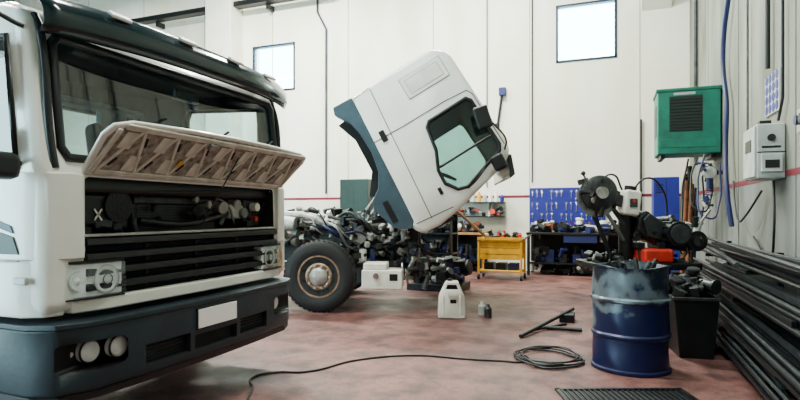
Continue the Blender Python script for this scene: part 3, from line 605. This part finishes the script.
cyl("arm_motor",(0.40,-0.30,1.14),(0.40,0.20,1.14),0.14,BAR,M,28); cyl("arm_motor_cap",(0.40,-0.33,1.14),(0.40,-0.30,1.14),0.11,DSTEEL,M,24)
for k in range(12):
    a=k*math.pi/6; box("motor_fin_%d"%k,(0.40+0.145*math.cos(a),-0.08,1.14+0.145*math.sin(a)),(0.03,0.36,0.012),BAR,M,0,(0,-a,0))
cyl("idler",(0.66,-0.20,1.05),(0.66,0.14,1.05),0.12,GREASE,M,24); cyl("idler_cap",(0.66,-0.22,1.05),(0.66,-0.20,1.05),0.06,DSTEEL,M,18)
cyl("arm_handle",(0.70,-0.1,1.2),(0.84,-0.14,1.42),0.016,STEEL,M,10)
lathe("blade_guard",[(0.19,-0.04),(0.21,-0.02),(0.21,0.03),(0.185,0.05),(0.10,0.06),(0.04,0.07),(0.001,0.07)],(-0.44,-0.06,1.62),DSTEEL,M,'Y',40)
cyl("guard_hub",(-0.44,-0.18,1.62),(-0.44,-0.1,1.62),0.07,ALU,M,20)
cyl("blade",(-0.45,-0.03,1.57),(-0.45,-0.024,1.57),0.24,STEEL,M,48)
cyl("saw_motor",(-0.44,0.0,1.66),(-0.44,0.28,1.66),0.11,GREASE,M,24)
prism("guard_arm",[(-0.34,1.52),(-0.30,1.66),(-0.05,1.54),(-0.05,1.40)],-0.07,0.05,DSTEEL,M,bevel=0.015)
clutter("saw_fittings",(-0.62,-0.13,1.42),(-0.2,0.15,1.78),40,[DSTEEL,GREASE,ALU,BLACK,DSTEEL],M,0.03,0.09,21)
clutter("arm_fittings",(0.0,-0.2,1.05),(0.7,0.1,1.30),34,[DSTEEL,GREASE,BLACK,DSTEEL,LGREY],M,0.03,0.09,22)
clutter("tray_parts",(-0.5,-0.25,0.81),(0.6,0.2,0.88),34,[DSTEEL,GREASE,BLACK,ALU,GREASE],M,0.03,0.09,23)
cyl("feed_lever",(-0.56,-0.1,1.68),(-0.66,-0.14,1.84),0.012,STEEL,M,10); lathe("lever_knob",[(0.001,-0.03),(0.02,-0.02),(0.03,0),(0.02,0.02),(0.001,0.03)],(-0.66,-0.14,1.85),BLACK,M,'Z',14)
cyl("support_rod",(-0.38,0.0,1.46),(-0.12,0.0,1.05),0.024,STEEL,M,10); cyl("support_rod_b",(-0.5,0.0,1.40),(-0.25,0.0,0.8),0.03,GREASE,M,10); cyl("support_rod_c",(-0.30,0.0,1.50),(-0.1,0.0,1.22),0.03,DSTEEL,M,10)
tube("saw_hose",[(-0.02,0.05,1.62),(0.15,0.0,1.8),(0.35,0.05,1.70),(0.45,0.1,1.4),(0.42,0.1,1.2)],0.012,CABLE,M)
tube("saw_hose_b",[(-0.4,0.1,1.7),(-0.25,0.05,1.85),(-0.12,0.05,1.66)],0.012,CABLE,M)

# ---- dark bin and scrap added to fill the shadowed gap by the drum
e=empty("scrap_bin",(0.72,6.15,0),(0,0,R(8)))
prism("bin_shell",[(-0.15,0.0),(0.15,0.0),(0.20,0.58),(-0.20,0.58)],-0.34,0.34,BAR,e,bevel=0.01)
bx("bin_rim",-0.21,0.21,-0.36,0.36,0.55,0.58,DSTEEL,e,0.005)
clutter("bin_scrap",(-0.15,-0.28,0.58),(0.15,0.28,0.70),50,[BAR,GREASE,BARL,DSTEEL,BLACK],e,0.05,0.13,31)

# ---- steel bars
P=empty("steel_bar_rack",(0,0,0))
for i,y in enumerate((3.9,6.2,8.6)):
    bx("post_%d"%i,1.50,1.55,y-0.03,y+0.03,0,1.0,BAR,P)
    for j,z in enumerate((0.25,0.55,0.82)): bx("arm_%d_%d"%(i,j),1.0+0.06*j*2,1.52,y-0.025,y+0.025,z-0.04,z,BAR,P)
    bx("foot_%d"%i,0.95,1.55,y-0.03,y+0.03,0.0,0.05,BAR,P)
def barpile(name,x0,x1,z0,n,rows,mt=BAR,sd=0,spread=0.012):
    rnd=random.Random(sd+int(z0*100)); bm=bmesh.new()
    for r_ in range(rows):
        for q in range(n):
            x=x0+(x1-x0)*(q+0.5)/n+rnd.uniform(-0.015,0.015); z=z0+0.02+r_*0.045+rnd.uniform(-.004,.01)
            ya=rnd.uniform(2.6,4.6); yb=rnd.uniform(7.6,9.5)
            g=bmesh.ops.create_cube(bm,size=1) if (q+r_)%2 else bmesh.ops.create_cone(bm,cap_ends=True,segments=10,radius1=0.55,radius2=0.55,depth=1)
            vs=g['verts']
            if not (q+r_)%2: bmesh.ops.rotate(bm,cent=(0,0,0),matrix=Matrix.Rotation(R(90),3,'X'),verts=vs)
            w=rnd.uniform(0.022,0.042)
            bmesh.ops.scale(bm,vec=(w,yb-ya,w),verts=vs)
            bmesh.ops.rotate(bm,cent=(0,0,0),matrix=Matrix.Rotation(rnd.uniform(-spread,spread),3,'Z')@Matrix.Rotation(rnd.uniform(-.006,.006),3,'X'),verts=vs)
            bmesh.ops.translate(bm,vec=(x,(ya+yb)/2,z),verts=vs)
    return from_bm(name,bm,mt,P,smooth=False)
barpile("bars_floor",0.98,1.48,0.05,9,3); barpile("bars_low",1.02,1.48,0.25,9,3); barpile("bars_mid",1.14,1.48,0.55,7,3); barpile("bars_top",1.26,1.48,0.82,5,3)
barpile("bars_bright",1.0,1.46,0.40,3,1,BARL,5,0.02); barpile("bars_scaled",1.12,1.46,0.69,3,1,BARL,6,0.02); barpile("bars_bright_top",1.2,1.44,0.98,3,1,BARL,8,0.03)
barpile("bars_loose",1.0,1.4,0.19,4,1,BARL,9,0.04)
cyl("long_tube",(0.98,5.2,0.95),(1.35,8.9,0.88),0.022,BARL,P,10)
tube("leaning_rod",[(1.02,3.1,0.0),(1.45,4.7,1.05),(1.57,5.1,1.30)],0.010,WOOD,None,smooth=False)

# ---- corner
e=empty("blue_locker",(1.08,12.7,0))
bx("body",-0.24,0.24,-0.3,0.3,0.06,2.12,BLUEB,e,0.01); bx("door_gap",-0.004,0.004,-0.303,-0.299,0.1,2.08,BLACK,e)
for i in range(4): bx("vent_%d"%i,-0.2,-0.06,-0.304,-0.299,1.8+i*0.05,1.82+i*0.05,BLACK,e)
bx("handle",0.03,0.05,-0.33,-0.3,1.0,1.2,STEEL,e)
for k,(a,b) in enumerate(((-0.2,-0.25),(0.2,-0.25),(-0.2,0.25),(0.2,0.25))): bx("foot_%d"%k,a-0.03,a+0.03,b-0.03,b+0.03,0,0.06,BLACK,e)
e=empty("rusty_pipe_bundle",(1.16,9.95,0))
for k in range(7):
    a=k*0.9; cyl("pipe_%d"%k,(0.10*math.cos(a),0.12*math.sin(a),0),(0.06*math.cos(a)+0.02*k,0.05*math.sin(a)+0.1,2.15-0.06*k),0.035,RUST if k%3 else BAR,e,12)
torus("strap",(0,0.05,1.2),0.13,0.012,BAR,e)
G=empty("green_compressor_box",(1.13,9.85,2.80))
bx("casing",-0.43,0.45,-0.35,0.35,-0.50,0.50,GREEN,G,0.02); bx("top_cover",-0.45,0.47,-0.37,0.37,0.48,0.53,GREEN,G,0.01)
bx("vent_recess",-0.26,0.20,-0.356,-0.345,-0.15,0.40,BLACK,G)
for i in range(11): bx("louvre_%d"%i,-0.25,0.19,-0.372,-0.35,-0.13+i*0.048,-0.113+i*0.048,DGREEN,G)
bx("control_strip",-0.40,0.40,-0.358,-0.345,-0.40,-0.26,GREEN,G,0.004)
bx("side_vent",-0.436,-0.428,-0.2,0.2,-0.2,0.3,DGREEN,G); bx("name_strip",-0.2,0.1,-0.36,-0.352,0.42,0.46,LGREY,G)
for x in(-0.35,0.35): bx("wall_bracket_%d"%int(x*100),x-0.03,x+0.03,-0.3,0.35,-0.56,-0.50,BAR,G)
bx("bracket_tie",0.35,0.46,-0.3,0.35,-0.56,-0.50,BAR,G)
AR=(1.38,9.2,1.98)
e=empty("air_regulator",AR); lathe("gauge",[(0.09,-0.03),(0.09,0.02),(0.07,0.03),(0.001,0.03)],(0,0,0),LGREY,e,'Y',24); bx("bracket",0,0.21,0.0,0.06,-0.03,0.03,BAR,e); cyl("bowl",(0,0.02,-0.25),(0,0.02,-0.08),0.045,BLUE,e); 
clutter("pneumatic_fittings",(-0.1,-0.1,-0.5),(0.03,0.15,0.15),20,[DSTEEL,BLACK,BLUE,LGREY],e,0.03,0.07,41)
for k,(x,y,z) in enumerate(((1.26,9.4,1.9),(1.30,9.0,1.8),(1.16,9.6,1.6))):
    pts=[(x,y+0.1,2.24),(x-0.1,y,z),(x+0.02,y-0.2,z-0.5),(x+0.15,y-0.1,z-0.3),(x+0.18,y,2.1)]
    tube("hose_%d"%k,[tuple(Vector(p)-Vector(AR)) for p in pts],0.014,(CABLE,BLUE,CABLE)[k],e)
tube("hanging_hose",[(1.54,6.95,1.62),(1.46,7.3,1.35),(1.48,7.8,1.3),(1.5,8.1,1.5),(1.52,8.3,1.8)],0.012,CABLE)
tube("hanging_hose",[(1.52,6.4,1.70),(1.50,6.3,1.2),(1.54,6.6,0.9),(1.56,7.4,1.1)],0.012,CABLE)
e=empty("electric_panel",(1.475,6.55,1.98))
bx("case",-0.12,0.12,-0.26,0.26,-0.26,0.28,LGREY,e,0.015); bx("door",-0.14,-0.12,-0.24,0.24,-0.24,0.26,LGREY,e,0.008); bx("window",-0.146,-0.139,-0.12,0.12,0.02,0.14,BLACK,e)
bx("side_socket",-0.09,0.09,-0.30,-0.26,-0.20,-0.02,LGREY,e,0.01); cyl("side_knob",(0,-0.28,0.14),(0,-0.26,0.14),0.035,BLACK,e)
bx("top_gland",-0.05,0.05,-0.05,0.05,0.28,0.34,BLACK,e); bx("side_label",-0.08,0.08,-0.264,-0.258,0.04,0.06,BLACK,e); bx("side_seam",-0.12,0.12,-0.263,-0.258,-0.005,0.005,BLACK,e)
bx("side_window",-0.06,0.06,-0.303,-0.298,-0.16,-0.08,BLACK,e)
e=empty("socket_box",(1.53,5.35,2.15)); bx("case",-0.06,0.07,-0.15,0.15,-0.1,0.1,LGREY,e,0.01); cyl("socket",(-0.1,0.05,0),(-0.06,0.05,0),0.04,BLUE,e); cyl("socket_b",(-0.1,-0.07,0),(-0.06,-0.07,0),0.04,BLACK,e)
e=empty("safety_notice_board",(XR-0.012,6.75,2.62))
bx("board",-0.008,0.008,-0.30,0.24,-0.20,0.22,LGREY,e)
for r_ in range(4):
    for q in range(4): cyl("sign_%d_%d"%(r_,q),(-0.012,-0.22+q*0.128,-0.14+r_*0.105),(-0.008,-0.22+q*0.128,-0.14+r_*0.105),0.050,BLUEB,e,16)

# ================================================================ back wall furniture
def bench(name,x0,x1,y0,y1,h,mt):
    e=empty(name,((x0+x1)/2,(y0+y1)/2,0)); w=(x1-x0)/2; d=(y1-y0)/2
    bx("top",-w,w,-d,d,h-0.05,h,mt,e,0.008)
    for k,(a,b) in enumerate(((-w+.05,-d+.05),(w-.05,-d+.05),(-w+.05,d-.05),(w-.05,d-.05))): bx("leg_%d"%k,a-0.03,a+0.03,b-0.03,b+0.03,0,h-0.05,BLACK,e)
    bx("shelf",-w+.05,w-.05,-d+.05,d-.05,0.25,0.28,BAR,e); bx("back_panel",-w+.05,w-.05,d-.03,d-.01,0.1,h-0.05,BAR,e)
    for k in range(int(2*w/0.3)):
        random.seed(k*7+int(x0*10)); hh=random.uniform(0.12,0.4)
        box("stored_part_%d"%k,(-w+0.2+k*0.29,random.uniform(-0.1,0.05),0.28+hh/2),(random.uniform(.12,.25),0.25,hh),random.choice((BAR,BLUE,GREASE,DGREEN,DSTEEL,BLACK)),e,0.01)
    clutter("bench_top_parts",(-w+0.1,-d+0.1,h+0.02),(w-0.1,d-0.2,h+0.16),int(w*80),[DSTEEL,BLACK,GREASE,ALU,BLUE,RUST,BLACK,CREAM,BLACK],e,0.04,0.16,int(abs(x0)*10))
    clutter("bench_low_parts",(-w+0.1,-d+0.1,0.30),(w-0.1,d-0.2,0.62),int(w*40),[DSTEEL,BLACK,GREASE,BLUE,BAR],e,0.06,0.18,int(abs(x0)*20))
    clutter("under_bench_parts",(-w+0.1,-d+0.1,0.08),(w-0.1,d-0.2,0.2),int(w*30),[DSTEEL,BLACK,GREASE,LGREY,BAR,CREAM],e,0.05,0.12,int(abs(x0)*30))
    bx("drawer",-w*0.3,w*0.3,-d+0.02,d-0.1,h-0.22,h-0.05,BLUE,e,0.01)
    return e
def sub(parent,name,wx,wy,wz):
    return empty(name,(wx-parent.location[0],wy-parent.location[1],wz),(0,0,0),parent)
B1=bench("workbench",-1.75,0.55,12.35,13.1,0.95,GREASE)
B2=bench("workbench",-4.6,-2.75,12.4,13.1,0.92,WOOD)
e=empty("tool_board",(-0.94,YB-0.03,1.50))
bx("panel",-0.84,0.84,-0.015,0.02,-0.45,0.47,BLUEB,e)
for k in range(15):
    x=-0.77+k*0.11; l=0.10+0.018*(k%5)
    for row,z in enumerate((0.38,0.10,-0.15)):
        if (k+row)%4==3: continue
        bx("spanner_%d_%d"%(k,row),x-0.009,x+0.009,-0.03,-0.015,z-l,z,CHROME,e,0.004)
        torus("spanner_ring_%d_%d"%(k,row),(x,-0.024,z),0.020,0.007,CHROME,e,(R(90),0,0))
        if k%2: box("spanner_jaw_%d_%d"%(k,row),(x,-0.024,z-l),(0.038,0.014,0.026),CHROME,e,0.004)
for k in range(5): 
    cyl("grip_%d"%k,(-0.7+k*0.3,-0.03,-0.33),(-0.7+k*0.3,-0.03,-0.42),0.02,RED if k%2 else BLACK,e,10)
for k in range(7):
    random.seed(k+90); h_=random.uniform(.18,.3)
    s_=sub(B2,"spray_can_%d"%k,-4.3+k*0.2,12.95,0.92); lathe("can",[(0.04,0),(0.04,h_*0.7),(0.016,h_*0.85),(0.016,h_)],(0,0,0),random.choice((BLUE,RED,LGREY,CREAM,BLUEB,YEL)),s_,'Z',18)
e=sub(B1,"bench_vice",-0.1,12.50,0.95); bx("base",-0.08,0.08,-0.1,0.1,0,0.06,BLUE,e,0.01); bx("body",-0.07,0.07,-0.12,0.12,0.06,0.18,BLUE,e,0.02); bx("front_jaw",-0.08,0.08,-0.22,-0.17,0.08,0.2,BLUE,e,0.01); cyl("screw",(0,-0.32,0.12),(0,-0.1,0.12),0.018,STEEL,e); cyl("handle",(-0.12,-0.32,0.12),(0.12,-0.32,0.12),0.008,STEEL,e,8)
e=sub(B1,"bench_grinder",-1.4,12.75,0.95); bx("base",-0.12,0.12,-0.08,0.08,0,0.06,BAR,e,0.01); cyl("motor",(-0.14,0,0.14),(0.14,0,0.14),0.08,DGREEN,e); cyl("wheel_a",(-0.2,0,0.14),(-0.16,0,0.14),0.1,LGREY,e,28); cyl("wheel_b",(0.16,0,0.14),(0.2,0,0.14),0.1,LGREY,e,28); cyl("shaft",(-0.2,0,0.14),(0.2,0,0.14),0.015,STEEL,e,8)
e=empty("wall_shelf",(-3.2,YB,1.62)); bx("board",-0.85,0.85,-0.3,0,0,0.03,BLACK,e); bx("bracket_a",-0.6,-0.57,-0.28,0,-0.2,0,BLACK,e); bx("bracket_b",0.5,0.53,-0.28,0,-0.2,0,BLACK,e)
for k in range(12):
    random.seed(k+20); h_=random.uniform(.16,.30); lathe("jar_%d"%k,[(0.05,0),(0.05,h_*.7),(0.025,h_*.85),(0.025,h_)],(-0.75+k*0.14,-0.15,0.03),random.choice((BLUEB,LGREY,CREAM,BLUE,RED,YEL,BLACK)),e,'Z',16)
bx("lower_board",-0.85,0.85,-0.26,0,-0.34,-0.31,BLACK,e)
clutter("shelf_parts",(-0.8,-0.22,-0.28),(0.8,-0.05,-0.14),40,[DSTEEL,BLACK,BLUE,GREASE,ALU,RED],e,0.04,0.12,51)
e=empty("parts_shelving",(-3.45,10.7,0))
for k,(a,b) in enumerate(((-.5,-.22),(.5,-.22),(-.5,.22),(.5,.22))): bx("upright_%d"%k,a-0.02,a+0.02,b-0.02,b+0.02,0,1.5,BLACK,e)
bx("back_sheet",-0.5,0.5,0.2,0.22,0.1,1.35,BAR,e)
for j,z in enumerate((0.15,0.55,0.95,1.35)):
    bx("shelf_%d"%j,-0.52,0.52,-0.24,0.24,z,z+0.03,BAR,e)
    clutter("shelf_parts_%d"%j,(-0.42,-0.15,z+0.07),(0.42,0.12,z+(0.28 if j<3 else 0.12)),30,[DSTEEL,BLACK,BLUE,GREASE,ALU,BLACK,LGREY,BLUE],e,0.05,0.14,60+j)
e=empty("yellow_tool_cart",(-2.12,11.45,0))
bx("top_tray",-0.46,0.46,-0.26,0.26,0.78,0.84,YEL,e,0.01); bx("tray_lip",-0.46,0.46,-0.27,-0.25,0.82,0.88,YEL,e); bx("tray_lip_b",-0.46,0.46,0.25,0.27,0.82,0.88,YEL,e)
bx("drawer_body",-0.42,0.42,-0.24,0.24,0.42,0.78,YEL,e,0.01)
for j in range(2): bx("drawer_gap_%d"%j,-0.4,0.4,-0.243,-0.238,0.53+j*0.13,0.535+j*0.13,BLACK,e)
bx("low_shelf",-0.44,0.44,-0.25,0.25,0.16,0.2,YEL,e,0.01)
for k,(a,b) in enumerate(((-.44,-.24),(.44,-.24),(-.44,.24),(.44,.24))):
    bx("corner_post_%d"%k,a-0.02,a+0.02,b-0.02,b+0.02,0.12,0.84,YEL,e)
    cyl("castor_%d"%k,(a-0.02,b,0.055),(a+0.02,b,0.055),0.055,RUB,e,18)
tube("push_handle",[(0.46,-0.2,0.84),(0.58,-0.2,0.92),(0.58,0.2,0.92),(0.46,0.2,0.84)],0.014,STEEL,e,smooth=False)
for k in range(3): box("stored_box_%d"%k,(-0.25+k*0.25,0,0.27),(0.2,0.3,0.14),(BAR,BLACK,BLUE)[k],e,0.01)
clutter("tray_tools",(-0.4,-0.2,0.88),(0.4,0.2,0.96),24,[DSTEEL,BLACK,GREASE,ALU,RED],e,0.04,0.10,71)
cyl("wooden_prop",(-3.0,10.5,1.56),(-2.40,11.15,0.90),0.03,WOOD,None,10)
e=empty("green_cabinet",(-6.15,12.9,0)); bx("body",-0.4,0.4,-0.25,0.28,0.05,2.25,DGREEN,e,0.01); bx("door_gap",-0.005,0.005,-0.254,-0.249,0.1,2.15,BLACK,e); bx("plinth",-0.38,0.38,-0.22,0.26,0,0.05,BLACK,e); bx("handle",0.03,0.06,-0.28,-0.25,1.0,1.2,STEEL,e)
e=empty("wall_hook_lamp",(-2.55,YB-0.05,3.9)); cyl("rod",(0,0,-0.5),(0.12,0,0.35),0.03,BLACK,e,10); bx("head",0.05,0.22,-0.08,0.04,0.3,0.50,BLUE,e,0.02); bx("plate",-0.05,0.05,0.0,0.05,-0.5,-0.35,BAR,e)  # small wall-hung tool, a rod with a blue head, gives no light
e=empty("spare_parts_pile",(-2.9,9.5,0)); bx("pallet",-0.5,0.5,-0.35,0.35,0,0.12,BAR,e,0.01)
clutter("parts",(-0.42,-0.28,0.18),(0.42,0.28,0.55),60,[BLACK,GREASE,DSTEEL,BLUE,BAR,LGREY],e,0.07,0.2,81)

# ---------------------------------------------------------------- light / world
w=bpy.data.worlds.new("World"); S.world=w; w.use_nodes=True
bg=w.node_tree.nodes["Background"]; bg.inputs[0].default_value=(0.58,0.92,1.0,1); bg.inputs[1].default_value=20.0

cam=bpy.data.cameras.new("camera"); co=bpy.data.objects.new("camera",cam); COL.objects.link(co)
co.location=(0,0,1.38); co.rotation_euler=(R(90),0,R(21.07))
cam.sensor_width=36; cam.lens=24.525; cam.shift_y=0.01625; cam.clip_end=100
S.camera=co
